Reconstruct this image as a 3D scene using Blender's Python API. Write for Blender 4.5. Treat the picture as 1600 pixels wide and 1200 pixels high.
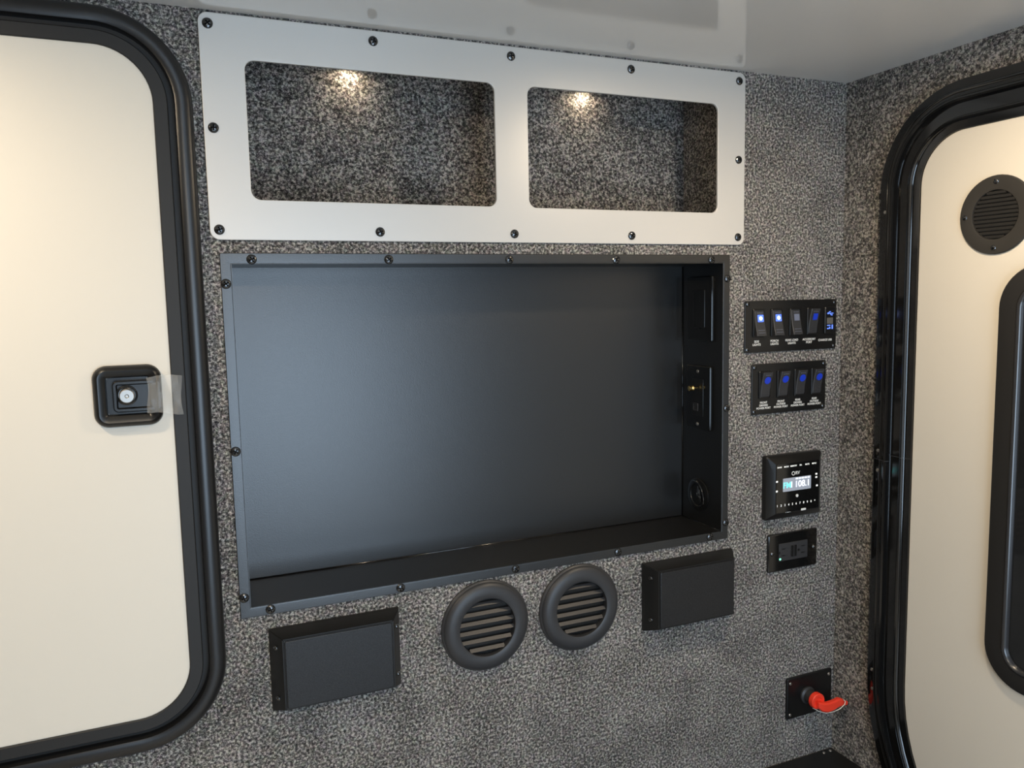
import bpy, bmesh, math, random
from mathutils import Matrix, Vector
random.seed(4)
PI = math.pi
for o in list(bpy.data.objects): bpy.data.objects.remove(o)
S = bpy.context.scene
C = S.collection

# ------------------------------------------------------------------ camera
cam_d = bpy.data.cameras.new('camera'); cam = bpy.data.objects.new('camera', cam_d); C.objects.link(cam)
cam_d.sensor_width = 36.0; cam_d.lens = 1243.43 / 1600 * 36.0; cam_d.clip_start = 0.01
r_ = Vector((0.9190, -0.3938, -0.0204)); u_ = Vector((0.0602, 0.0891, 0.9942)); f_ = Vector((0.3897, 0.9149, -0.1056))
cam.matrix_world = Matrix(((r_.x, u_.x, -f_.x, -0.24143), (r_.y, u_.y, -f_.y, -1.10829), (r_.z, u_.z, -f_.z, 0.01693), (0, 0, 0, 1)))
S.camera = cam
# ------------------------------------------------------------------ room numbers (metres; the wall with the recess is y = 0)
XR, XL, YB, ZC, ZF = 0.8903, -1.65, -2.0, 0.3872, -1.20
DOOR = (-0.30, 0.62, -0.90, 0.22)            # the open doorway behind the camera: x0, x1, z0, z1
# ------------------------------------------------------------------ sky and light
w = bpy.data.worlds.new('sky'); S.world = w; w.use_nodes = True
bg = w.node_tree.nodes['Background']; bg.inputs[0].default_value = (0.62, 0.80, 1.0, 1); bg.inputs[1].default_value = 9.5
pl = bpy.data.lights.new('doorway_daylight_offscreen', 'AREA'); pl.shape = 'RECTANGLE'; pl.size = DOOR[1]-DOOR[0]; pl.size_y = DOOR[3]-DOOR[2]
pl.cycles.is_portal = True
po = bpy.data.objects.new('doorway_daylight_offscreen', pl); C.objects.link(po)
po.location = ((DOOR[0]+DOOR[1])/2, YB-0.045, (DOOR[2]+DOOR[3])/2); po.rotation_euler = (PI/2, 0, 0)
vs = S.view_settings; vs.view_transform = 'Standard'; vs.look = 'None'; vs.gamma = 1.0; vs.use_curve_mapping = False
vs.exposure = -0.44
LAMP_W = 4.6
WARM = (1.0, 0.80, 0.56)

# ------------------------------------------------------------------ materials
M = {}
def mat(name, col, rough=0.5, metal=0.0, spec=0.5, bump=None, emit=None, estr=1.0, coat=0.0, trans=0.0, var=0.0, vscale=30.0, alpha=1.0):
    m = bpy.data.materials.new(name); m.use_nodes = True
    nt = m.node_tree; b = nt.nodes['Principled BSDF']
    b.inputs['Base Color'].default_value = (*col, 1); b.inputs['Roughness'].default_value = rough
    b.inputs['Metallic'].default_value = metal; b.inputs['Specular IOR Level'].default_value = spec
    b.inputs['Coat Weight'].default_value = coat; b.inputs['Transmission Weight'].default_value = trans
    b.inputs['Alpha'].default_value = alpha
    tc = nt.nodes.new('ShaderNodeTexCoord')
    if var > 0:
        n = nt.nodes.new('ShaderNodeTexNoise'); n.inputs['Scale'].default_value = vscale; n.inputs['Detail'].default_value = 4
        nt.links.new(tc.outputs['Object'], n.inputs['Vector'])
        mx = nt.nodes.new('ShaderNodeMix'); mx.data_type = 'RGBA'
        mx.inputs[6].default_value = (*[c*(1-var) for c in col], 1); mx.inputs[7].default_value = (*[min(1, c*(1+var)) for c in col], 1)
        nt.links.new(n.outputs['Fac'], mx.inputs[0]); nt.links.new(mx.outputs[2], b.inputs['Base Color'])
    if bump:
        n = nt.nodes.new('ShaderNodeTexNoise'); n.inputs['Scale'].default_value = bump[0]; n.inputs['Detail'].default_value = 2
        nt.links.new(tc.outputs['Object'], n.inputs['Vector'])
        bp = nt.nodes.new('ShaderNodeBump'); bp.inputs['Strength'].default_value = bump[1]; bp.inputs['Distance'].default_value = bump[2]
        nt.links.new(n.outputs['Fac'], bp.inputs['Height']); nt.links.new(bp.outputs['Normal'], b.inputs['Normal'])
    if emit:
        b.inputs['Emission Color'].default_value = (*emit, 1); b.inputs['Emission Strength'].default_value = estr
    M[name] = m; return m

def carpet(name, dark, mid, light):
    m = bpy.data.materials.new(name); m.use_nodes = True; nt = m.node_tree; b = nt.nodes['Principled BSDF']
    b.inputs['Roughness'].default_value = 0.95; b.inputs['Specular IOR Level'].default_value = 0.15
    b.inputs['Sheen Weight'].default_value = 0.15
    tc = nt.nodes.new('ShaderNodeTexCoord')
    n = nt.nodes.new('ShaderNodeTexNoise'); n.inputs['Scale'].default_value = 260; n.inputs['Detail'].default_value = 3; n.inputs['Roughness'].default_value = 0.75
    nt.links.new(tc.outputs['Object'], n.inputs['Vector'])
    n2 = nt.nodes.new('ShaderNodeTexNoise'); n2.inputs['Scale'].default_value = 14; n2.inputs['Detail'].default_value = 3
    nt.links.new(tc.outputs['Object'], n2.inputs['Vector'])
    ad = nt.nodes.new('ShaderNodeMath'); ad.operation = 'MULTIPLY_ADD'; ad.inputs[1].default_value = 0.12
    nt.links.new(n2.outputs['Fac'], ad.inputs[0]); nt.links.new(n.outputs['Fac'], ad.inputs[2])
    cr = nt.nodes.new('ShaderNodeValToRGB'); e = cr.color_ramp.elements
    e[0].position = 0.42; e[0].color = (*dark, 1); e[1].position = 0.70; e[1].color = (*light, 1)
    x = e.new(0.555); x.color = (*mid, 1)
    nt.links.new(ad.outputs[0], cr.inputs[0])
    # single fibres are a little brown, green or blue
    v = nt.nodes.new('ShaderNodeTexVoronoi'); v.inputs['Scale'].default_value = 190
    nt.links.new(tc.outputs['Object'], v.inputs['Vector'])
    mx = nt.nodes.new('ShaderNodeMix'); mx.data_type = 'RGBA'; mx.blend_type = 'SOFT_LIGHT'; mx.inputs[0].default_value = 0.07
    nt.links.new(cr.outputs[0], mx.inputs[6]); nt.links.new(v.outputs['Color'], mx.inputs[7]); nt.links.new(mx.outputs[2], b.inputs['Base Color'])
    bp = nt.nodes.new('ShaderNodeBump'); bp.inputs['Strength'].default_value = 0.8; bp.inputs['Distance'].default_value = 0.003
    nt.links.new(n.outputs['Fac'], bp.inputs['Height']); nt.links.new(bp.outputs['Normal'], b.inputs['Normal'])
    M[name] = m
carpet('carpet', (0.011, 0.0105, 0.0105), (0.125, 0.117, 0.110), (0.56, 0.52, 0.47))
mat('floor_vinyl', (0.60, 0.57, 0.52), rough=0.5, var=0.06, vscale=6)
mat('ceiling_gloss', (0.72, 0.70, 0.665), rough=0.10, spec=0.55, var=0.01, vscale=60)
mat('door_skin', (0.77, 0.715, 0.615), rough=0.42, spec=0.35, bump=(900, 0.05, 0.0003), var=0.015, vscale=4)
mat('plate_metal', (0.64, 0.615, 0.575), rough=0.36, metal=0.15, spec=0.5, bump=(600, 0.04, 0.0003))
mat('powder_black', (0.006, 0.006, 0.006), rough=0.33, spec=0.9, bump=(750, 0.25, 0.0006))
mat('frame_black', (0.010, 0.010, 0.0105), rough=0.33, spec=0.6, bump=(300, 0.03, 0.0004))
mat('gloss_black', (0.006, 0.006, 0.006), rough=0.10, spec=0.8)
mat('seal_rubber', (0.019, 0.018, 0.017), rough=0.55, spec=0.4, bump=(500, 0.08, 0.0004))
mat('plastic_black', (0.007, 0.007, 0.007), rough=0.32, spec=0.5, bump=(800, 0.06, 0.0003))
mat('plastic_grey', (0.032, 0.032, 0.034), rough=0.45, spec=0.5, bump=(700, 0.08, 0.0003))
mat('usb_grey', (0.125, 0.118, 0.105), rough=0.5, spec=0.4)
mat('vent_bronze', (0.036, 0.033, 0.029), rough=0.5, spec=0.4)
mat('speaker_black', (0.008, 0.008, 0.008), rough=0.4, spec=0.45)
mat('screw_black', (0.012, 0.012, 0.012), rough=0.16, metal=0.0, spec=1.0)
mat('screw_dark_metal', (0.16, 0.16, 0.16), rough=0.22, metal=1.0)
mat('steel', (0.42, 0.40, 0.37), rough=0.38, metal=1.0)
mat('brass', (0.85, 0.62, 0.25), rough=0.25, metal=1.0)
mat('key_red', (0.93, 0.055, 0.025), rough=0.42, spec=0.5)
mat('cord_cream', (0.75, 0.70, 0.58), rough=0.6)
mat('print_white', (0.80, 0.80, 0.77), rough=0.6)
mat('led_bright', (0.05, 0.1, 0.8), rough=0.3, emit=(0.12, 0.25, 1.0), estr=1.3)
mat('led_core', (0.8, 0.9, 1.0), rough=0.3, emit=(0.65, 0.85, 1.0), estr=3.0)
mat('led_dim', (0.01, 0.03, 0.35), rough=0.3, emit=(0.01, 0.05, 0.60), estr=0.35)
mat('led_off', (0.16, 0.18, 0.25), rough=0.3)
mat('usb_blue', (0.1, 0.2, 0.8), rough=0.4, emit=(0.15, 0.28, 1.0), estr=1.1)
mat('led_green', (0.1, 0.8, 0.5), rough=0.3, emit=(0.35, 1.0, 0.65), estr=1.6)
mat('lcd_back', (0.30, 0.33, 0.38), rough=0.3, emit=(0.55, 0.6, 0.72), estr=0.28)
mat('lcd_white', (0.8, 0.85, 0.95), rough=0.4, emit=(0.85, 0.88, 1.0), estr=1.0)
mat('lcd_cyan', (0.2, 0.8, 0.8), rough=0.4, emit=(0.25, 0.95, 0.95), estr=0.9)
mat('lcd_dark', (0.02, 0.02, 0.05), rough=0.4)
mat('backlit_white', (0.8, 0.8, 0.78), rough=0.4, emit=(0.9, 0.9, 0.85), estr=0.7)
mat('window_glass', (0.015, 0.016, 0.017), rough=0.06, spec=0.6)
mat('window_bead', (0.03, 0.03, 0.032), rough=0.22, spec=0.8)
mat('lamp_lens', (1, 0.95, 0.85), rough=0.4, emit=(1.0, 0.83, 0.6), estr=60)
mat('lamp_ring', (0.7, 0.7, 0.68), rough=0.35)

def mesh_material():
    m = bpy.data.materials.new('speaker_mesh'); m.use_nodes = True; nt = m.node_tree; b = nt.nodes['Principled BSDF']
    b.inputs['Roughness'].default_value = 0.42
    tc = nt.nodes.new('ShaderNodeTexCoord'); v = nt.nodes.new('ShaderNodeTexNoise'); v.inputs['Scale'].default_value = 1000; v.inputs['Detail'].default_value = 1
    nt.links.new(tc.outputs['Object'], v.inputs['Vector'])
    cr = nt.nodes.new('ShaderNodeValToRGB'); cr.color_ramp.elements[0].color = (0.002, 0.002, 0.002, 1); cr.color_ramp.elements[1].color = (0.017, 0.017, 0.019, 1)
    cr.color_ramp.elements[0].position = 0.40; cr.color_ramp.elements[1].position = 0.62
    nt.links.new(v.outputs['Fac'], cr.inputs[0]); nt.links.new(cr.outputs[0], b.inputs['Base Color'])
    bp = nt.nodes.new('ShaderNodeBump'); bp.inputs['Strength'].default_value = 0.2; bp.inputs['Distance'].default_value = 0.0004
    nt.links.new(v.outputs['Fac'], bp.inputs['Height']); nt.links.new(bp.outputs['Normal'], b.inputs['Normal'])
    M['speaker_mesh'] = m
mesh_material()
def film_material():
    m = bpy.data.materials.new('clear_film'); m.use_nodes = True; nt = m.node_tree
    b = nt.nodes['Principled BSDF']; b.inputs['Base Color'].default_value = (0.75, 0.74, 0.70, 1); b.inputs['Roughness'].default_value = 0.18
    b.inputs['Alpha'].default_value = 0.24
    tc = nt.nodes.new('ShaderNodeTexCoord'); n = nt.nodes.new('ShaderNodeTexNoise'); n.inputs['Scale'].default_value = 120
    nt.links.new(tc.outputs['Object'], n.inputs['Vector'])
    bp = nt.nodes.new('ShaderNodeBump'); bp.inputs['Strength'].default_value = 0.6; bp.inputs['Distance'].default_value = 0.003
    nt.links.new(n.outputs['Fac'], bp.inputs['Height']); nt.links.new(bp.outputs['Normal'], b.inputs['Normal'])
    M['clear_film'] = m
film_material()

# ------------------------------------------------------------------ helpers: shapes are drawn in (u, v, h): right, up, out of the wall
BACK = Matrix(((1, 0, 0, 0), (0, 0, -1, 0), (0, 1, 0, 0), (0, 0, 0, 1)))            # wall y = 0, facing -y
RIGHT = Matrix(((0, 0, -1, 0), (-1, 0, 0, 0), (0, 1, 0, 0), (0, 0, 0, 1)))          # a wall facing -x; u runs along -y
def thing(name, label, cat, mw, group=None, kind=None):
    o = bpy.data.objects.new(name, None); C.objects.link(o); o.empty_display_size = 0.02
    o.matrix_world = mw; o['label'] = label; o['category'] = cat
    if group: o['group'] = group
    if kind: o['kind'] = kind
    return o
def obj(name, bm, m, parent=None, smooth=True, label=None):
    if isinstance(bm, bmesh.types.BMesh):
        bmesh.ops.recalc_face_normals(bm, faces=bm.faces)
        me = bpy.data.meshes.new(name); bm.to_mesh(me); bm.free()
        if smooth:
            me.set_sharp_from_angle(angle=math.radians(35))
            for p in me.polygons: p.use_smooth = len(p.vertices) <= 6
    else: me = bm
    if not me.materials: me.materials.append(M[m])
    o = bpy.data.objects.new(name, me); C.objects.link(o)
    if parent: o.parent = parent
    if label: o['label'] = label
    return o
def put(name, me, parent, loc, rot=0.0):
    o = bpy.data.objects.new(name, me); C.objects.link(o); o.parent = parent; o.location = loc; o.rotation_euler = (0, 0, rot); return o
def box(bm, u0, u1, v0, v1, h0, h1, mx=None):
    r = bmesh.ops.create_cube(bm, size=1.0)
    for v in r['verts']:
        v.co = Vector(((u0+u1)/2+v.co.x*(u1-u0), (v0+v1)/2+v.co.y*(v1-v0), (h0+h1)/2+v.co.z*(h1-h0)))
        if mx: v.co = mx @ v.co
    return r['verts']
def bbox(u0, u1, v0, v1, h0, h1, bev=0.0, seg=2):
    bm = bmesh.new(); box(bm, u0, u1, v0, v1, h0, h1)
    if bev: bmesh.ops.bevel(bm, geom=bm.edges[:], offset=bev, segments=seg, profile=0.5, affect='EDGES')
    return bm
class Outline:
    """closed rounded rectangle, counter-clockwise; at(d) gives the outline inset by d. r: one radius or four (bl, br, tr, tl)"""
    def __init__(self, u0, u1, v0, v1, r, n=8):
        self.b = (u0, u1, v0, v1); self.r = tuple(r) if isinstance(r, (tuple, list)) else (r,)*4; self.n = n
    def at(self, d=0.0):
        u0, u1, v0, v1 = self.b; u0 += d; u1 -= d; v0 += d; v1 -= d; rs = [max(x-d, 1e-4) for x in self.r]; pts = []
        for cx, cy, a0, rr in ((u0+rs[0], v0+rs[0], PI, rs[0]), (u1-rs[1], v0+rs[1], 1.5*PI, rs[1]), (u1-rs[2], v1-rs[2], 0, rs[2]), (u0+rs[3], v1-rs[3], 0.5*PI, rs[3])):
            for i in range(self.n+1):
                a = a0+0.5*PI*i/self.n; pts.append((cx+rr*math.cos(a), cy+rr*math.sin(a)))
        return pts
rrect = Outline
class Segment:
    """a short straight run along v whose insets go along +u"""
    def __init__(self, u, v0, v1): self.p = (u, v0, v1)
    def at(self, d=0.0): u, v0, v1 = self.p; return [(u+d, v0), (u+d, v1)]
def sweep(path, prof, closed=True, cap=False):
    """prof: list of (inset, height); rings follow the outline"""
    bm = bmesh.new(); rings = [[bm.verts.new((p[0], p[1], h)) for p in path.at(d)] for d, h in prof]
    N = len(rings[0])
    for a, b in zip(rings, rings[1:]):
        for i in range(N if closed else N-1):
            bm.faces.new((a[i], a[(i+1) % N], b[(i+1) % N], b[i]))
    if cap: bm.faces.new(rings[-1])
    return bm
def slab(path, h0, h1, edge=0.0, inset=0.0):
    prof = [(inset, h0), (inset, h1-edge)]
    if edge: prof += [(inset+edge*0.3, h1-edge*0.3), (inset+edge, h1)]
    else: prof = [(inset, h0), (inset, h1)]
    return sweep(path, prof, cap=True)
def lathe(prof, n=32, cu=0, cv=0, cap=True):
    bm = bmesh.new(); rings = []
    for r, h in prof:
        if r < 1e-7: rings.append([bm.verts.new((cu, cv, h))])
        else: rings.append([bm.verts.new((cu+r*math.cos(2*PI*i/n), cv+r*math.sin(2*PI*i/n), h)) for i in range(n)])
    for a, b in zip(rings, rings[1:]):
        for i in range(n):
            j = (i+1) % n
            if len(a) == 1 and len(b) == 1: continue
            if len(b) == 1: bm.faces.new((a[i], a[j], b[0]))
            elif len(a) == 1: bm.faces.new((a[0], b[j], b[i]))
            else: bm.faces.new((a[i], a[j], b[j], b[i]))
    return bm
def tube(bm, pts, r, n=8, caps=True):
    P = [Vector(p) for p in pts]; rings = []; prev = None
    for i, p in enumerate(P):
        t = (P[min(i+1, len(P)-1)]-P[max(i-1, 0)]).normalized()
        if prev is None:
            a = Vector((0, 0, 1)) if abs(t.z) < 0.9 else Vector((1, 0, 0)); x = t.cross(a).normalized()
        else: x = (prev-t*prev.dot(t)).normalized()
        prev = x; y = t.cross(x); rr = r[i] if isinstance(r, (list, tuple)) else r
        rings.append([bm.verts.new(p+x*rr*math.cos(2*PI*k/n)+y*rr*math.sin(2*PI*k/n)) for k in range(n)])
    for a, b in zip(rings, rings[1:]):
        for k in range(n): bm.faces.new((a[k], a[(k+1) % n], b[(k+1) % n], b[k]))
    if caps: bm.faces.new(rings[0][::-1]); bm.faces.new(rings[-1])
    return bm
def plate_with_holes(outer, holes, h0, h1, edge=0.0007):
    """a flat sheet with outline `outer` and openings `holes`, thickness h0..h1, its rims eased by `edge`"""
    bm = bmesh.new(); edges = []; loops = []
    for k, o in enumerate([outer]+holes):
        s_ = 1 if k == 0 else -1
        vs_ = [bm.verts.new((p[0], p[1], h1)) for p in o.at(s_*edge)]
        loops.append((vs_, [[(p[0], p[1], h) for p in o.at(s_*d)] for d, h in ((edge*0.3, h1-edge*0.3), (0, h1-edge), (0, h0))]))
        edges += [bm.edges.new((vs_[i], vs_[(i+1) % len(vs_)])) for i in range(len(vs_))]
    bmesh.ops.triangle_fill(bm, use_beauty=True, use_dissolve=False, edges=edges)
    for vs_, rest in loops:
        N = len(vs_)
        for ring in rest:
            lo = [bm.verts.new(p) for p in ring]
            for i in range(N): bm.faces.new((vs_[i], vs_[(i+1) % N], lo[(i+1) % N], lo[i]))
            vs_ = lo
    return bm
def screw_mesh(R, H, m, name='screw'):
    n = 16; rad = [0, 0.22, 0.5, 0.62, 0.86, 1.0]; bm = bmesh.new(); rings = []
    c = bm.verts.new((0, 0, H*0.45)); rings = []
    for q in rad[1:]:
        ring = []
        for i in range(n):
            a = 2*PI*i/n; dome = H*(math.sqrt(max(0, 1-0.82*q*q)))
            if q == 1.0: dome = H*0.30
            if q <= 0.5 and i % 4 == 0: dome -= H*0.55
            ring.append(bm.verts.new((R*q*math.cos(a), R*q*math.sin(a), dome)))
        rings.append(ring)
    rings.append([bm.verts.new((R*math.cos(2*PI*i/n), R*math.sin(2*PI*i/n), 0)) for i in range(n)])
    for i in range(n): bm.faces.new((c, rings[0][i], rings[0][(i+1) % n]))
    for a, b in zip(rings, rings[1:]):
        for i in range(n): bm.faces.new((a[i], b[i], b[(i+1) % n], a[(i+1) % n]))
    bmesh.ops.recalc_face_normals(bm, faces=bm.faces)
    me = bpy.data.meshes.new(name); bm.to_mesh(me); bm.free(); me.materials.append(M[m])
    return me
SCREW = screw_mesh(0.0066, 0.0034, 'screw_black')
SCREW_S = screw_mesh(0.0040, 0.0024, 'screw_dark_metal')
SCREW_T = screw_mesh(0.0032, 0.0018, 'steel')
def letters(body, size, u, v, h, m, parent, name='lettering', align='CENTER'):
    cu = bpy.data.curves.new(name, 'FONT'); cu.body = body; cu.size = size; cu.align_x = align; cu.align_y = 'CENTER'; cu.space_line = 1.0
    cu.extrude = 0.00008; cu.offset = 0.018*size
    t = bpy.data.objects.new(name, cu); C.objects.link(t)
    me = bpy.data.meshes.new_from_object(t.evaluated_get(bpy.context.evaluated_depsgraph_get()))
    bpy.data.objects.remove(t); me.name = name; me.materials.clear(); me.materials.append(M[m])
    o = bpy.data.objects.new(name, me); C.objects.link(o); o.parent = parent; o.location = (u, v, h); return o
def struct(name, bm, m, label, cat, smooth=False):
    o = obj(name, bm, m, None, smooth); o['kind'] = 'structure'; o['label'] = label; o['category'] = cat; return o

# ------------------------------------------------------------------ the room shell
T = 0.06
CUB = (-0.158, 0.648, 0.142, 0.378)            # hole of the overhead cubby
REC = (-0.1637, 0.6205, -0.3934, 0.0703)       # inside of the television recess
def wall_grid(xs, zs, holes, to3, t0, t1):
    bm = bmesh.new(); fill = {}
    for i in range(len(xs)-1):
        for j in range(len(zs)-1):
            cx, cz = (xs[i]+xs[i+1])/2, (zs[j]+zs[j+1])/2
            fill[i, j] = not any(a < cx < b and c < cz < d for a, b, c, d in holes)
    vv = {}
    def V(i, j, k):
        if (i, j, k) not in vv: vv[i, j, k] = bm.verts.new(to3(xs[i], zs[j], (t0, t1)[k]))
        return vv[i, j, k]
    for (i, j), f in fill.items():
        if not f: continue
        for k in (0, 1): bm.faces.new([V(a, b, k) for a, b in ((i, j), (i+1, j), (i+1, j+1), (i, j+1))])
        for di, dj, e in ((-1, 0, ((i, j), (i, j+1))), (1, 0, ((i+1, j), (i+1, j+1))), (0, -1, ((i, j), (i+1, j))), (0, 1, ((i, j+1), (i+1, j+1)))):
            if not fill.get((i+di, j+dj), False):
                a, b = e; bm.faces.new((V(*a, 0), V(*b, 0), V(*b, 1), V(*a, 1)))
    return bm
g = 0.003
RH = (REC[0]-g, REC[1]+g, REC[2]-g, REC[3]+g)
struct('wall_back', wall_grid(sorted({XL-T, CUB[0], RH[0], RH[1], CUB[1], XR+T}), sorted({ZF, RH[2], RH[3], CUB[2], CUB[3], ZC}), [CUB, RH],
       lambda a, b, t: (a, t, b), 0.0, T), 'carpet', 'speckled charcoal carpeted wall holding the recess, cubby and switch panels', 'wall')
struct('wall_right', wall_grid([YB, 0.0], [ZF, ZC], [], lambda a, b, t: (t, a, b), XR, XR+T), 'carpet', 'speckled charcoal carpeted wall around the door with the round vent', 'wall')
struct('wall_left', wall_grid([YB, 0.0], [ZF, ZC], [], lambda a, b, t: (t, a, b), XL, XL-T), 'carpet', 'carpeted end wall out of view', 'wall')
struct('wall_front', wall_grid([XL-T, DOOR[0], DOOR[1], XR+T], [ZF, DOOR[2], DOOR[3], ZC], [DOOR], lambda a, b, t: (a, t, b), YB, YB-T), 'carpet', 'carpeted wall with the open doorway, out of view', 'wall')
bm = bmesh.new(); box(bm, XL-T, XR+T, YB-T, T, ZC, ZC+0.03)
struct('ceiling', bm, 'ceiling_gloss', 'glossy pale grey ceiling panel reflecting the cubby face', 'ceiling')
bm = bmesh.new(); box(bm, XL-T, XR+T, YB-T, T, ZF-0.03, ZF)
struct('floor', bm, 'floor_vinyl', 'pale vinyl floor out of view', 'floor')

# ------------------------------------------------------------------ door in the recess wall
d1 = thing('door_1', 'cream door with black frame and square latch, beside the recess', 'door', BACK, kind='structure')
P1 = rrect(-1.00, -0.1995, -0.562, 0.3755, 0.110, 14)
obj('door_frame', sweep(P1, [(0, 0), (0, 0.008), (0.0015, 0.0115), (0.005, 0.0145), (0.011, 0.0165), (0.0175, 0.0165), (0.0205, 0.015), (0.0213, 0.012), (0.0216, 0.001)]), 'frame_black', d1)
obj('frame_groove', sweep(P1, [(0.0214, 0.001), (0.030, 0.001)]), 'seal_rubber', d1)
obj('door_seal', sweep(P1, [(0.0285, 0.0005), (0.0288, 0.010), (0.030, 0.0115), (0.0445, 0.0115), (0.0455, 0.0105), (0.0455, 0.0005)]), 'seal_rubber', d1)
obj('door_panel', slab(P1, 0.0005, 0.009, 0.001, 0.0453), 'door_skin', d1)
# latch: bezel, recessed pan, paddle, lock cylinder, strip of clear film
lb = rrect(-0.3345, -0.2565, -0.131, -0.0545, 0.0165, 8)
lt = obj('latch_bezel', sweep(lb, [(0, 0.009), (0, 0.014), (0.002, 0.018), (0.006, 0.0205), (0.011, 0.0195), (0.0145, 0.0165), (0.0155, 0.010)]), 'plastic_black', d1, label='square black latch bezel with rounded corners')
obj('latch_pan', slab(rrect(-0.3193, -0.2715, -0.1160, -0.0695, 0.004, 4), 0.0092, 0.0105, 0), 'plastic_black', lt)
obj('latch_paddle', sweep(rrect(-0.3125, -0.2575, -0.1125, -0.0735, 0.006, 5), [(0, 0.0105), (0, 0.0185), (0.0012, 0.0198), (0.004, 0.0198), (0.0052, 0.0180), (0.0056, 0.0155)], cap=True), 'plastic_black', lt)
obj('lock_collar', lathe([(0.0125, 0.0150), (0.0125, 0.0185), (0.0105, 0.0195), (0.0098, 0.017), (0, 0.0165)], 28, -0.2965, -0.0915), 'gloss_black', lt)
obj('lock_cylinder', lathe([(0.0090, 0.0160), (0.0090, 0.0232), (0.0078, 0.0245), (0.0025, 0.0245), (0.0015, 0.0236), (0, 0.0236)], 24, -0.2965, -0.0922), 'steel', lt, label='round steel lock cylinder')
bm = bmesh.new(); rows = []
for k in range(9):
    s = k/8; u = -0.2735+0.040*s; h = 0.0225+0.0035*math.sin(s*PI)+(0.0022 if k % 2 else 0)
    rows.append([bm.verts.new((u+0.0015*math.sin(5*t+k), -0.0705-0.047*t+0.003*math.sin(3*s+t), h+0.0016*math.sin(7*t+2*k))) for t in (0, .17, .33, .5, .67, .83, 1)])
for a, b in zip(rows, rows[1:]):
    for i in range(6): bm.faces.new((a[i], a[i+1], b[i+1], b[i]))
obj('protective_film', bm, 'clear_film', lt, label='crinkled strip of clear protective film')

# ------------------------------------------------------------------ door in the right wall (u = -y)
d2 = thing('door_2', 'cream door with thick glossy black frame, round vent and dark window', 'door', Matrix.Translation((XR, 0, 0)) @ RIGHT, kind='structure')
P2 = rrect(0.0915, 0.98, -1.06, 0.335, (0.40, 0.15, 0.15, 0.15), 18)
prof2 = [(0, 0), (0, 0.010), (0.0015, 0.0135), (0.004, 0.0145), (0.0145, 0.0150), (0.0165, 0.0175), (0.0185, 0.0185), (0.0205, 0.0175), (0.0225, 0.0170),
         (0.0265, 0.0175), (0.0285, 0.0205), (0.0310, 0.0215), (0.0335, 0.0200), (0.0350, 0.0150), (0.0360, 0.0120), (0.0545, 0.0120), (0.0560, 0.0150), (0.0580, 0.0160), (0.0600, 0.0150), (0.0610, 0.0105), (0.0620, 0.0095), (0.0740, 0.0090), (0.0745, 0.0005)]
obj('door_frame', sweep(P2, prof2), 'gloss_black', d2)
obj('door_panel', slab(P2, 0.0005, 0.0065, 0.001, 0.0744), 'door_skin', d2)
for j, (p0, p1, zj) in enumerate(((0, 13, -0.272), (14, 21, -0.262))):      # butt joint of the extrusion
    seg = Segment(0.0915, zj-0.0007, zj+0.0007)
    obj('frame_joint', sweep(seg, [(d, h+0.0004) for d, h in prof2[p0:p1+1]], closed=False), 'window_bead', d2)
for u, v in ((0.1035, -0.257), (0.1035, -0.292), (0.1040, 0.150), (0.1035, -0.655), (0.1055, -0.690)):
    put('frame_screw', SCREW_T, d2, (u, v, 0.0145), 0.4)
# round vent in the door
vc = (0.2965, 0.1262)
vr = obj('vent_ring', lathe([(0.0575, 0.0062), (0.0575, 0.0085), (0.0562, 0.0100), (0.0380, 0.0112), (0.0362, 0.0106), (0.0356, 0.0070)], 48, *vc), 'vent_bronze', d2, label='flat dark bronze round vent ring')
obj('vent_backing', lathe([(0.0358, 0.0068), (0, 0.0068)], 40, *vc), 'plastic_black', vr)
for k in range(12):
    z = (k-5.5)*0.00585; hw = math.sqrt(max(1e-6, 0.0354**2-z*z))
    bm = bmesh.new(); mx = Matrix.Translation((vc[0], vc[1]+z, 0.0090)) @ Matrix.Rotation(0.45, 4, 'X')
    box(bm, -hw, hw, -0.0017, 0.0017, -0.0008, 0.0008, mx); obj('slat', bm, 'vent_bronze', vr)
for a in (0, 0.5, 1.0, 1.5): put('screw', SCREW_S, vr, (vc[0]+0.048*math.cos(a*PI), vc[1]+0.048*math.sin(a*PI), 0.0102), a)
# dark window in the door
PW = rrect(0.310, 0.60, -0.578, 0.053, 0.063, 12)
wf = obj('window_frame', sweep(PW, [(0, 0.0062), (0, 0.011), (0.002, 0.0140), (0.006, 0.0152), (0.0285, 0.0155), (0.0290, 0.0145)]), 'seal_rubber', d2)
obj('window_bead', sweep(PW, [(0.0288, 0.0145), (0.0296, 0.0160), (0.0310, 0.0168), (0.0328, 0.0167), (0.0345, 0.0155), (0.0358, 0.0135), (0.0365, 0.0110), (0.0368, 0.0085)]), 'window_bead', wf)
obj('window_pane', slab(PW, 0.0064, 0.0092, 0, 0.0366), 'window_glass', wf)

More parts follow.
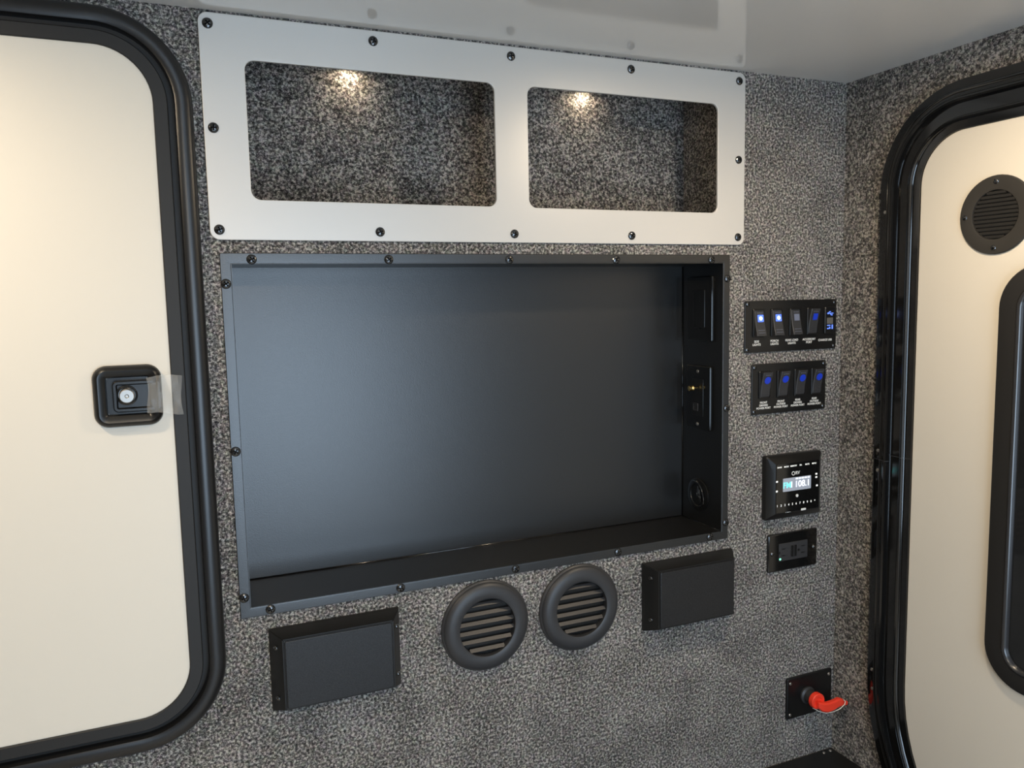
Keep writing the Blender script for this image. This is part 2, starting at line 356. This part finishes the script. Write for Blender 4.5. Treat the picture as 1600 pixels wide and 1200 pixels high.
# ------------------------------------------------------------------ overhead cubby
cb = thing('overhead_cubby', 'silver face plate with two rounded openings into carpeted cubby, under the ceiling', 'cubby', BACK)
obj('face_plate', plate_with_holes(rrect(-0.1878, 0.6628, 0.1012, 0.3832, 0.012, 8), [rrect(-0.1344, 0.2104, 0.1533, 0.3293, 0.0125, 8), rrect(0.2633, 0.6074, 0.1533, 0.3293, 0.0125, 8)], 0.0006, 0.0042), 'plate_metal', cb, smooth=False)
CD = 0.140
bm = bmesh.new(); a0, a1, b0, b1 = CUB[0]+0.001, CUB[1]-0.001, CUB[2]+0.001, CUB[3]-0.001; q = 0.006
box(bm, a0, a1, b0, b1, -CD-q, -CD); box(bm, a0, a0+q, b0, b1, -CD, -0.0005); box(bm, a1-q, a1, b0, b1, -CD, -0.0005)
box(bm, a0+q, a1-q, b0, b0+q, -CD, -0.0005); box(bm, a0+q, a1-q, b1-0.003, b1, -CD, -0.0005)
obj('carpet_lining', bm, 'carpet', cb, smooth=False, label='carpeted box behind the openings')
for i in range(5):
    for z in (0.3694, 0.1140): put('screw', SCREW, cb, ((-0.1764, 0.0342, 0.2378, 0.4410, 0.6497)[i], z, 0.0042), random.random()*3)
for x in (-0.1764, 0.6497): put('screw', SCREW, cb, (x, 0.2417, 0.0042), random.random()*3)
def puck(name, label, loc, energy, size, group, suffix=''):
    t = thing(name+suffix, label, 'lamp', Matrix.Translation(loc) @ Matrix.Rotation(PI, 4, 'X'), group)
    obj('lamp_ring', lathe([(size*0.75, 0), (size*0.75, 0.004), (size*0.68, 0.0055), (size*0.55, 0.0055), (size*0.53, 0.003)], 32), 'lamp_ring', t)
    obj('lamp_lens'+suffix, lathe([(size*0.53, 0.0045), (size*0.50, 0.0045+size*0.08), (size*0.40, 0.0045+size*0.145), (size*0.20, 0.0045+size*0.18), (0, 0.0045+size*0.186)], 28), 'lamp_lens', t)
    L = bpy.data.lights.new('lamp_light'+suffix, 'AREA'); L.shape = 'DISK'; L.size = size; L.energy = energy; L.color = WARM
    lo = bpy.data.objects.new('lamp_light'+suffix, L); C.objects.link(lo); lo.parent = t; lo.location = (0, 0, 0.005+size*0.186); lo.rotation_euler = (PI, 0, 0)
    return t
for x, n in ((0.030, 'opening nearer the cream latch door'), (0.432, 'opening nearer the carpeted corner')):
    puck('cubby_light', 'small warm puck light inside the cubby %s' % n, (x, 0.126, CUB[3]-0.0041), 0.085, 0.016, 'lights inside the cubby')

# ------------------------------------------------------------------ television recess
tr = thing('television_recess', 'shallow black metal television recess with screwed flange', 'recess', BACK)
obj('flange', sweep(rrect(REC[0]-0.0143, REC[1]+0.0148, REC[2]-0.0143, REC[3]+0.0141, 0.002, 3), [(0, 0.0004), (0, 0.0024), (0.0006, 0.0030), (0.0122, 0.0030), (0.0133, 0.0029), (0.0139, 0.0024), (0.0142, 0.0014), (0.0143, -0.003)]), 'powder_black', tr)
D = 0.1123; s = 0.002
obj('back_panel', bbox(REC[0], REC[1], REC[2], REC[3], -D-s, -D), 'powder_black', tr, smooth=False)
obj('side_panel', bbox(REC[0]-s, REC[0], REC[2]-s, REC[3]+s, -D-s, 0.0028), 'powder_black', tr, smooth=False)
obj('side_panel', bbox(REC[1], REC[1]+s, REC[2]-s, REC[3]+s, -D-s, 0.0028), 'powder_black', tr, smooth=False)
obj('top_panel', bbox(REC[0], REC[1], REC[3], REC[3]+s, -D-s, 0.0028), 'powder_black', tr, smooth=False)
obj('bottom_panel', bbox(REC[0], REC[1], REC[2]-s, REC[2], -D-s, 0.0028), 'powder_black', tr, smooth=False)
bm = bmesh.new(); tube(bm, [(REC[0]+0.001, REC[2]+0.0004, -D+0.0004), (REC[1]-0.001, REC[2]+0.0004, -D+0.0004)], 0.0013, 8); obj('corner_bead', bm, 'gloss_black', tr)
bm = bmesh.new(); tube(bm, [(REC[1]-0.0004, REC[2]+0.001, -D+0.0004), (REC[1]-0.0004, REC[3]-0.001, -D+0.0004)], 0.0013, 8); obj('corner_bead', bm, 'gloss_black', tr)
bm = bmesh.new(); tube(bm, [(REC[1]-0.0002, REC[2]+0.0002, -D+0.002), (REC[1]-0.0002, REC[2]+0.0002, 0.0)], 0.0008, 8); obj('corner_bead', bm, 'gloss_black', tr)
for i in range(5):
    x = -0.1387+i*0.18386
    put('screw', SCREW, tr, (x, 0.0762, 0.003), random.random()*3); put('screw', SCREW, tr, (x, -0.4001, 0.003), random.random()*3)
for z in (0.0446, -0.1768, -0.3785):
    put('screw', SCREW, tr, (-0.1722, z, 0.003), random.random()*3); put('screw', SCREW, tr, (0.6300, z, 0.003), random.random()*3)

# --- things on the right cheek of the recess (facing -x, u = -y)
CHEEK = Matrix.Translation((REC[1], 0, 0)) @ RIGHT
def receptacle_face(t, w, h, vertical, gfci, h0=0.0045):
    """decorator receptacle: insert with slots; drawn lying (long side u) and turned for upright plates"""
    R = Matrix.Rotation(PI/2, 4, 'Z') if vertical else Matrix.Identity(4)
    bm = slab(rrect(-w/2, w/2, -h/2, h/2, 0.0015, 3), h0-0.001, h0+0.0014, 0.0006); bmesh.ops.transform(bm, matrix=R, verts=bm.verts)
    f = obj('receptacle', bm, 'plastic_grey' if gfci else 'plastic_black', t)
    for s in (-1, 1):
        for dv in (-0.0062, 0.0062):
            bm = bmesh.new(); box(bm, s*0.0225-0.0045, s*0.0225+0.0035, dv-0.0009, dv+0.0009, h0+0.0008, h0+0.00155, R); obj('slot', bm, 'plastic_black', f)
        bm = lathe([(0.0026, h0+0.0008), (0.0026, h0+0.00155), (0, h0+0.00155)], 12, s*0.0225-0.0105*1, 0); bmesh.ops.transform(bm, matrix=R, verts=bm.verts)
        obj('ground_hole', bm, 'plastic_black', f)
    if gfci:
        for du in (-0.0035, 0.0040):
            bm = bbox(du-0.0028, du+0.0028, -0.0105, 0.0105, h0+0.001, h0+0.0028, 0.0006, 1); bmesh.ops.transform(bm, matrix=R, verts=bm.verts)
            obj('test_button', bm, 'plastic_black', f)
    return f
def cover_plate(t, u, v, m='gloss_black'):
    return obj('cover_plate', slab(rrect(-u/2, u/2, -v/2, v/2, 0.003, 4), 0.0003, 0.0048, 0.0022), m, t)
t = thing('wall_outlet', 'upright black outlet plate on the cheek of the recess, above the coaxial plate', 'outlet', CHEEK @ Matrix.Translation((-0.056, -0.0065, 0)))
cover_plate(t, 0.070, 0.1143); receptacle_face(t, 0.066, 0.033, True, False)
t = thing('coaxial_plate', 'black plate with brass coaxial connector and data port on the recess cheek', 'wall plate', CHEEK @ Matrix.Translation((-0.0595, -0.1635, 0)))
cover_plate(t, 0.070, 0.1143)
obj('insert', slab(rrect(-0.0165, 0.0165, -0.033, 0.033, 0.001, 2), 0.0040, 0.0056, 0.0005), 'plastic_black', t)
obj('coaxial_connector', lathe([(0.0018, 0.0056), (0.0018, 0.0110), (0.0046, 0.0112), (0.0048, 0.0125), (0.0042, 0.0135), (0.0048, 0.0150), (0.0042, 0.0162), (0.0046, 0.0200), (0.0038, 0.0206), (0, 0.0206)], 16, -0.004, 0.0165), 'brass', t, label='gold threaded coaxial connector')
obj('data_port', sweep(rrect(-0.011, 0.003, -0.0245, -0.0105, 0.001, 2), [(0, 0.0056), (0, 0.0072), (0.0018, 0.0072), (0.0018, 0.0060)], cap=True), 'plastic_grey', t)
for z in (0.0465, -0.0480): put('screw', SCREW_T, t, (0, z, 0.0048))
t = thing('cable_port', 'small black hooded cable vent low on the recess cheek', 'cable port', CHEEK @ Matrix.Translation((-0.062, -0.342, 0)))
obj('flange', lathe([(0.030, 0.0003), (0.030, 0.002), (0.028, 0.003), (0.021, 0.003), (0.020, 0.0015), (0, 0.0015)], 32), 'plastic_black', t)
for k, R in enumerate((0.0085, 0.0130, 0.0170, 0.0255)):
    bm = bmesh.new(); a0, a1 = (-0.75, 1.25) if k < 3 else (-0.55, 1.95)
    tube(bm, [(R*0.92*math.cos(a)-0.002, R*math.sin(a), 0.0034+0.0035*math.sin((a-a0)/(a1-a0)*PI)) for a in [a0+(a1-a0)*i/14 for i in range(15)]], 0.0013, 6)
    obj('rib', bm, 'screw_black', t)

# ------------------------------------------------------------------ speakers
def speaker(cu, cv, label):
    t = thing('wall_speaker', label, 'speaker', BACK @ Matrix.Translation((cu, cv, 0)), 'speakers below the recess')
    base = rrect(-0.0917, 0.0917, -0.058, 0.058, 0.0015, 2)
    bm = bmesh.new(); A = [(-0.0917, -0.058, 0.0004), (0.0917, -0.058, 0.0004), (0.0917, 0.058, 0.0004), (-0.0917, 0.058, 0.0004)]
    B = [(a, b, 0.006) for a, b, _ in A]; F = [(-0.0765, -0.0500, 0.030), (0.0765, -0.0500, 0.030), (0.0765, 0.0500, 0.030), (-0.0765, 0.0500, 0.030)]
    va, vb, vf = [[bm.verts.new(p) for p in q] for q in (A, B, F)]
    for p, q in ((va, vb), (vb, vf)):
        for i in range(4): bm.faces.new((p[i], p[(i+1) % 4], q[(i+1) % 4], q[i]))
    bm.faces.new(vf); bm.faces.new(va[::-1])
    bmesh.ops.bevel(bm, geom=[e for e in bm.edges if min(v.co.z for v in e.verts) > 0.001], offset=0.0012, segments=2, affect='EDGES')
    obj('housing', bm, 'speaker_black', t)
    obj('grille', slab(rrect(-0.0745, 0.0745, -0.0480, 0.0480, 0.003, 4), 0.0290, 0.0318, 0.001), 'speaker_mesh', t)
    for sx in (-1, 1):
        for z in (0.036, -0.036):
            o = put('screw', SCREW_S, t, (sx*0.0848, z, 0.0170)); o.rotation_euler = (0, sx*1.01, 0.3)
    return t
speaker(-0.0512, -0.4865, 'black wall speaker below the recess, between the cream latch door and the round vents')
speaker(0.5515, -0.4850, 'black wall speaker below the recess, between the round vents and the outlet')

# ------------------------------------------------------------------ round wall vents
def round_vent(cu, cv, label):
    t = thing('round_vent', label, 'vent', BACK @ Matrix.Translation((cu, cv, 0)), 'round vents below the recess')
    obj('ring', lathe([(0.0716, 0.0004), (0.0716, 0.0030), (0.0700, 0.0052), (0.0692, 0.0056), (0.0690, 0.0075), (0.0665, 0.0105), (0.0615, 0.0128), (0.0555, 0.0136), (0.0470, 0.0136), (0.0455, 0.0126), (0.0450, 0.0020)], 64), 'plastic_grey', t)
    obj('backing', lathe([(0.0452, 0.0012), (0, 0.0012)], 40), 'plastic_black', t)
    for k in range(6):
        z = (2.5-k)*0.01425+0.0005; hw = math.sqrt(0.0452**2-z*z)
        bm = bmesh.new(); mx = Matrix.Translation((0, z, 0.0070)) @ Matrix.Rotation(-0.80, 4, 'X')
        box(bm, -hw, hw, -0.0031, 0.0031, -0.0009, 0.0009, mx); obj('slat', bm, 'plastic_grey', t)
    return t
round_vent(0.1772, -0.4818, 'charcoal round louvred vent on carpet, beside the speaker nearer the cream latch door')
round_vent(0.3402, -0.4815, 'charcoal round louvred vent on carpet, beside the speaker nearer the outlet')

# ------------------------------------------------------------------ switch panels
def rocker(t, u, v, out, lens, w=0.0205, h=0.0445):
    """out = +1: upper half stands proud, -1: lower half"""
    obj_b = obj('rocker_bezel', sweep(rrect(u-w/2-0.004, u+w/2+0.001, v-h/2-0.002, v+h/2+0.002, 0.002, 3), [(0, 0.0028), (0, 0.0050), (0.001, 0.0058), (0.0022, 0.0058), (0.0026, 0.0030)], cap=True), 'plastic_black', t)
    n = 13; bm = bmesh.new(); rows = []
    for i in range(n):
        s = -1+2*i/(n-1); x = s*out                       # x = +1 at the proud end
        hh = 0.0066+0.0042*x+0.0022*x*x
        if abs(s) > 0.99: hh -= 0.0010
        rows.append([bm.verts.new((u+a*w/2*b, v+s*h/2, z)) for a, b, z in ((-1, 1, 0.003), (-1, 1, hh-0.0008), (-1, 0.9, hh), (1, 0.9, hh), (1, 1, hh-0.0008), (1, 1, 0.003))])
    for a, b in zip(rows, rows[1:]):
        for k in range(5): bm.faces.new((a[k], a[k+1], b[k+1], b[k]))
    bm.faces.new(rows[0]); bm.faces.new(rows[-1][::-1])
    r = obj('rocker_switch', bm, 'plastic_grey', t)
    x = 0.36*out; hl = 0.0066+0.0042*x+0.0022*x*x; sl = (0.0042*out+0.0022*2*0.36)*2/h
    def on(bm): bmesh.ops.transform(bm, matrix=Matrix.Translation((u+0.001, v+0.18*h, hl+0.0001)) @ Matrix.Rotation(math.atan(sl), 4, 'X'), verts=bm.verts); return bm
    if lens == 'bright':
        obj('lens', on(slab(rrect(-0.0062, 0.0062, -0.0062, 0.0062, 0.001, 2), 0, 0.0006)), 'led_bright', r, label='lit blue indicator')
        obj('lens_core', on(lathe([(0.0034, 0.0006), (0.0034, 0.0009), (0, 0.0010)], 14)), 'led_core', r)
    elif lens == 'off': obj('lens', on(slab(rrect(-0.0058, 0.0058, -0.0058, 0.0058, 0.0006, 2), 0, 0.0006)), 'led_off', r)
    elif lens == 'square': obj('lens', on(slab(rrect(-0.0050, 0.0050, -0.0058, 0.0058, 0.0006, 2), 0, 0.0006)), 'led_dim', r)
    else: obj('lens', on(lathe([(0.0066, 0), (0.0066, 0.0006), (0, 0.0007)], 20)), 'led_dim', r)
    for dv, c in ((0.39*h, 4), (-0.28*h, 5), (-0.38*h, 5)):       # dotted grip rows
        bm = bmesh.new(); x = dv/(h/2)*out; hz = 0.0066+0.0042*x+0.0022*x*x; sl2 = (0.0042*out+0.0044*dv/(h/2))*2/h
        for k in range(c): box(bm, (k-(c-1)/2)*0.0030-0.0006, (k-(c-1)/2)*0.0030+0.0006, -0.0006, 0.0006, 0, 0.00035, Matrix.Translation((u, v+dv, hz)) @ Matrix.Rotation(math.atan(sl2), 4, 'X'))
        obj('grip_dots', bm, 'plastic_grey' if out > 0 and dv < 0 else 'led_off', r)
def panel(name, label, u0, v1, wd, ht, group):
    t = thing(name, label, 'switch panel', BACK @ Matrix.Translation((u0, v1, 0)), group)
    obj('plate', slab(rrect(0, wd, -ht, 0, 0.003, 4), 0.0004, 0.0030, 0.0006), 'plastic_black', t)
    for a in (0.0055, wd-0.0055):
        for b in (-0.0055, -ht+0.0055): put('screw', SCREW_S, t, (a, b, 0.003), random.random())
    return t
t = panel('switch_panel', 'black five-gang panel with two lit blue rockers and USB ports', 0.6676, 0.0059, 0.2070, 0.0896, 'switch panels')
for x, o, l in ((0.0305, -1, 'bright'), (0.0700, -1, 'bright'), (0.1110, -1, 'off'), (0.1510, 1, 'square')): rocker(t, x, -0.0385, o, l)
ub = obj('usb_socket', sweep(rrect(0.1765, 0.2010, -0.0625, -0.0135, 0.003, 3), [(0, 0.0028), (0, 0.0060), (0.0012, 0.0070), (0.0028, 0.0070), (0.0034, 0.0050)], cap=True), 'plastic_black', t)
obj('usb_shell', bbox(0.1825, 0.1965, -0.0445, -0.0335, 0.0048, 0.0056), 'usb_grey', ub)
for vz in (-0.0255, -0.0500):                                  # lit trident mark and lit port
    bm = bmesh.new()
    if vz > -0.03:
        box(bm, 0.1835, 0.1970, vz-0.0008, vz+0.0008, 0.0050, 0.0058)
        for du, dv in ((-0.002, 0.0030), (0.0015, -0.0030)):
            tube(bm, [(0.1900+du-0.002, vz, 0.0055), (0.1900+du, vz+dv, 0.0055), (0.1900+du+0.003, vz+dv, 0.0055)], 0.0007, 5)
        bmesh.ops.create_circle(bm, cap_ends=True, radius=0.0018, segments=10, matrix=Matrix.Translation((0.1845, vz, 0.0059)))
        box(bm, 0.1925, 0.1950, vz-0.0040, vz-0.0020, 0.0050, 0.0058)
    else:
        for a, b, c, d in ((0.1835, 0.1905, 0.0018, 0.0036), (0.1835, 0.1865, -0.0040, -0.0018), (0.1880, 0.1905, -0.0036, 0.0), (0.1940, 0.1965, -0.0040, 0.0040)):
            box(bm, a, b, vz+c, vz+d, 0.0050, 0.0058)
    obj('usb_light', bm, 'usb_blue', ub)
for x, s in ((0.0257, 'SIDE\nLIGHTS'), (0.0650, 'PORCH\nLIGHTS'), (0.1038, 'REAR LOAD\nLIGHTS'), (0.1435, 'ACCESSORY\nPORT'), (0.1810, 'CHARGE USB')):
    letters(s, 0.0054, x, -0.0735, 0.0031, 'print_white', t)
t = panel('switch_panel', 'black four-gang panel with dim blue rockers, each lettered POWER PORT', 0.6840, -0.1043, 0.1682, 0.0890, 'switch panels')
for x in (0.0290, 0.0690, 0.1080, 0.1470): rocker(t, x, -0.0370, 1, 'round')
for x, s in ((0.0262, 'FRONT\nDRIVERS\nPOWER PORT'), (0.0650, 'FRONT\nOUTSIDE\nPOWER PORT'), (0.1035, 'REAR\nDRIVERS\nPOWER PORT'), (0.1420, 'REAR\nOUTSIDE\nPOWER PORT')):
    letters(s, 0.0050, x, -0.0735, 0.0031, 'print_white', t)

# ------------------------------------------------------------------ radio
t = thing('radio', 'square black wall radio with chamfered rim and small lit display', 'radio', BACK @ Matrix.Translation((0.7112, -0.2688, 0)))
PB = rrect(0, 0.128, -0.1165, 0, 0.004, 4)
obj('body', sweep(PB, [(0, 0.0004), (0, 0.0085), (0.001, 0.0100), (0.013, 0.0195), (0.0136, 0.0200)], cap=True), 'plastic_black', t)
bm = bmesh.new(); qa, qb, qc, qe = [bm.verts.new(p) for p in ((0.0015, -0.0015, 0.0112), (0.0250, -0.0075, 0.0162), (0.0080, -0.0235, 0.0166), (0.0136, -0.0136, 0.0206))]
bm.faces.new((qa, qc, qe)); bm.faces.new((qa, qe, qb))
obj('corner_cap', bm, 'plastic_black', t, smooth=False)
obj('face_panel', slab(rrect(0.0150, 0.1130, -0.1020, -0.0140, 0.002, 3), 0.0198, 0.0206, 0), 'gloss_black', t)
dsp = obj('display', slab(rrect(0.0295, 0.0935, -0.0645, -0.0405, 0.001, 2), 0.0204, 0.0212, 0), 'lcd_back', t)
letters('FM', 0.0150, 0.0385, -0.0535, 0.0214, 'lcd_cyan', dsp); letters('I', 0.0150, 0.0490, -0.0535, 0.0214, 'lcd_white', dsp)
letters('108.1', 0.0160, 0.0735, -0.0535, 0.0214, 'lcd_white', dsp)
bm = bmesh.new()
for k in range(5): box(bm, 0.058+k*0.0068, 0.0632+k*0.0068, -0.0445, -0.0418, 0.0210, 0.0215)
obj('display_icons', bm, 'lcd_white', dsp)
for u, s in ((0.0215, 'BAND'), (0.0368, 'MODE'), (0.0532, 'MEMORY'), (0.0695, 'SEL'), (0.0845, 'MUTE'), (0.1005, 'MENU')): letters(s, 0.0037, u, -0.0195, 0.0208, 'backlit_white', t)
letters('RV', 0.0085, 0.0625, -0.0330, 0.0208, 'print_white', t, 'logo')
obj('logo_ring', sweep(rrect(0.0490, 0.0565, -0.0368, -0.0293, 0.0037, 6), [(0, 0.0205), (0, 0.0209), (0.0012, 0.0209), (0.0012, 0.0205)]), 'print_white', t)
for u, v in ((0.0160, -0.0445), (0.0160, -0.0620), (0.1062, -0.0395), (0.1062, -0.0455), (0.1080, -0.0610)):
    obj('button', bbox(u-0.0022, u+0.0022, v-0.0016, v+0.0016, 0.0204, 0.0212, 0.0004, 1), 'backlit_white', t)
for k in range(11): letters('1 2 3 4 5 6 7 8 9 0 *'.split()[k], 0.0056, 0.0175+k*0.0086, -0.0890, 0.0208, 'backlit_white', t)
obj('port_slot', bbox(0.0720, 0.0835, -0.1035, -0.0995, 0.0200, 0.0210, 0.0005, 1), 'print_white', t)
letters('AUX', 0.0055, 0.0425, -0.1015, 0.0202, 'print_white', t)
obj('knob', lathe([(0.0028, 0.0204), (0.0028, 0.0214), (0, 0.0216)], 14, 0.0620, -0.0745), 'print_white', t)

# ------------------------------------------------------------------ outlet below the radio
t = thing('wall_outlet', 'black outlet plate with test buttons and green indicator, below the radio', 'outlet', BACK @ Matrix.Translation((0.7240+0.05715, -0.4154-0.03495, 0)))
cover_plate(t, 0.1143, 0.0699); f = receptacle_face(t, 0.0665, 0.0330, False, True)
obj('indicator', lathe([(0.0020, 0.0052), (0.0020, 0.0064), (0, 0.0068)], 12, -0.0310, -0.0120), 'led_green', f, label='lit green indicator')
for u in (-0.0485, 0.0485): put('screw', SCREW_S, t, (u, 0, 0.0048))

# ------------------------------------------------------------------ battery disconnect with its red key
t = thing('disconnect_switch', 'black battery disconnect plate low in the carpeted corner', 'switch', BACK @ Matrix.Translation((0.7730, -0.6965, 0)))
obj('plate', slab(rrect(0, 0.1090, -0.0800, 0, 0.003, 4), 0.0004, 0.0048, 0.0020), 'plastic_black', t)
for a in (0.0075, 0.1010):
    for b in (-0.0100, -0.0715): put('screw', SCREW_T, t, (a, b, 0.0046), 0.5)
obj('collar', lathe([(0.0165, 0.0046), (0.0165, 0.0080), (0.0130, 0.0105), (0.0125, 0.0220), (0.0105, 0.0230), (0, 0.0230)], 24, 0.0480, -0.0400), 'plastic_grey', t)
K = BACK @ Matrix.Translation((0.7730+0.0480, -0.6965-0.0400, 0))
k = thing('disconnect_key', 'bright red plastic key standing in the black disconnect plate', 'key', K)
bm = lathe([(0.0100, 0.0232), (0.0140, 0.0236), (0.0150, 0.0250), (0.0150, 0.0330), (0.0138, 0.0345), (0.0090, 0.0345), (0.0080, 0.0325), (0, 0.0325)], 28)
obj('key_head', bm, 'key_red', k)
bm = bmesh.new(); rows = []
for u, v, h, hw, th in ((-0.0060, -0.0030, 0.0370, 0.0055, 0.0040), (0.0030, -0.0085, 0.0385, 0.0085, 0.0050), (0.0160, -0.0120, 0.0385, 0.0095, 0.0050), (0.0300, -0.0110, 0.0390, 0.0092, 0.0050), (0.0420, -0.0075, 0.0395, 0.0085, 0.0048), (0.0500, -0.0085, 0.0400, 0.0068, 0.0040), (0.0540, -0.0110, 0.0400, 0.0050, 0.0030), (0.0620, -0.0130, 0.0400, 0.0042, 0.0028), (0.0645, -0.0130, 0.0400, 0.0025, 0.0018)):
    rows.append([bm.verts.new((u, v+a*hw, h+b*th)) for a, b in ((-1, -0.6), (-0.7, -1), (0.7, -1), (1, -0.6), (1, 0.6), (0.7, 1), (-0.7, 1), (-1, 0.6))])
for a, b in zip(rows, rows[1:]):
    for i in range(8): bm.faces.new((a[i], a[(i+1) % 8], b[(i+1) % 8], b[i]))
bm.faces.new(rows[0][::-1]); bm.faces.new(rows[-1])
obj('key_lever', bm, 'key_red', k)
bm = bmesh.new()
tube(bm, [(0.0500, -0.0020, 0.0455), (0.0525, -0.0050, 0.0470), (0.0510, -0.0105, 0.0472), (0.0430, -0.0190, 0.0440), (0.0310, -0.0240, 0.0400), (0.0180, -0.0260, 0.0350), (0.0060, -0.0225, 0.0290), (-0.0040, -0.0160, 0.0240)], 0.00085, 6)
obj('cord', bm, 'cord_cream', k, label='thin cream tether cord')

# ------------------------------------------------------------------ black box in the corner and ceiling lamps
b = thing('low_cabinet', 'low black box top fitted into the carpeted corner', 'cabinet', Matrix.Translation((0.55, -0.22, ZF)))
bm = bmesh.new(); box(bm, -0.45, 0.3385, -0.25, 0.2180, 0.0005, -0.878-ZF); obj('body', bm, 'plastic_black', b)
bm = bmesh.new(); box(bm, -0.452, 0.3390, -0.252, 0.2192, -0.878-ZF, -0.8600-ZF); bmesh.ops.bevel(bm, geom=bm.edges[:], offset=0.002, segments=2, affect='EDGES'); obj('top', bm, 'plastic_black', b)
for u, v in ((0.3110, 0.2100), (0.3270, 0.2100)): put('screw', SCREW_T, b, (u, v, -0.8600-ZF))
for n, x, y, e, sfx in (('over the switch panels', 0.56, -0.47, 1.0, '_right_offscreen'), ('over the doorway', -0.25, -1.32, 2.1, '_behind_offscreen'), ('over the cream latch door', -0.60, -0.34, 0.85, '_left_offscreen')):
    puck('ceiling_light', 'round warm puck light on the ceiling %s' % n, (x, y, ZC-0.0003), LAMP_W*e, 0.07, 'ceiling puck lights', sfx)
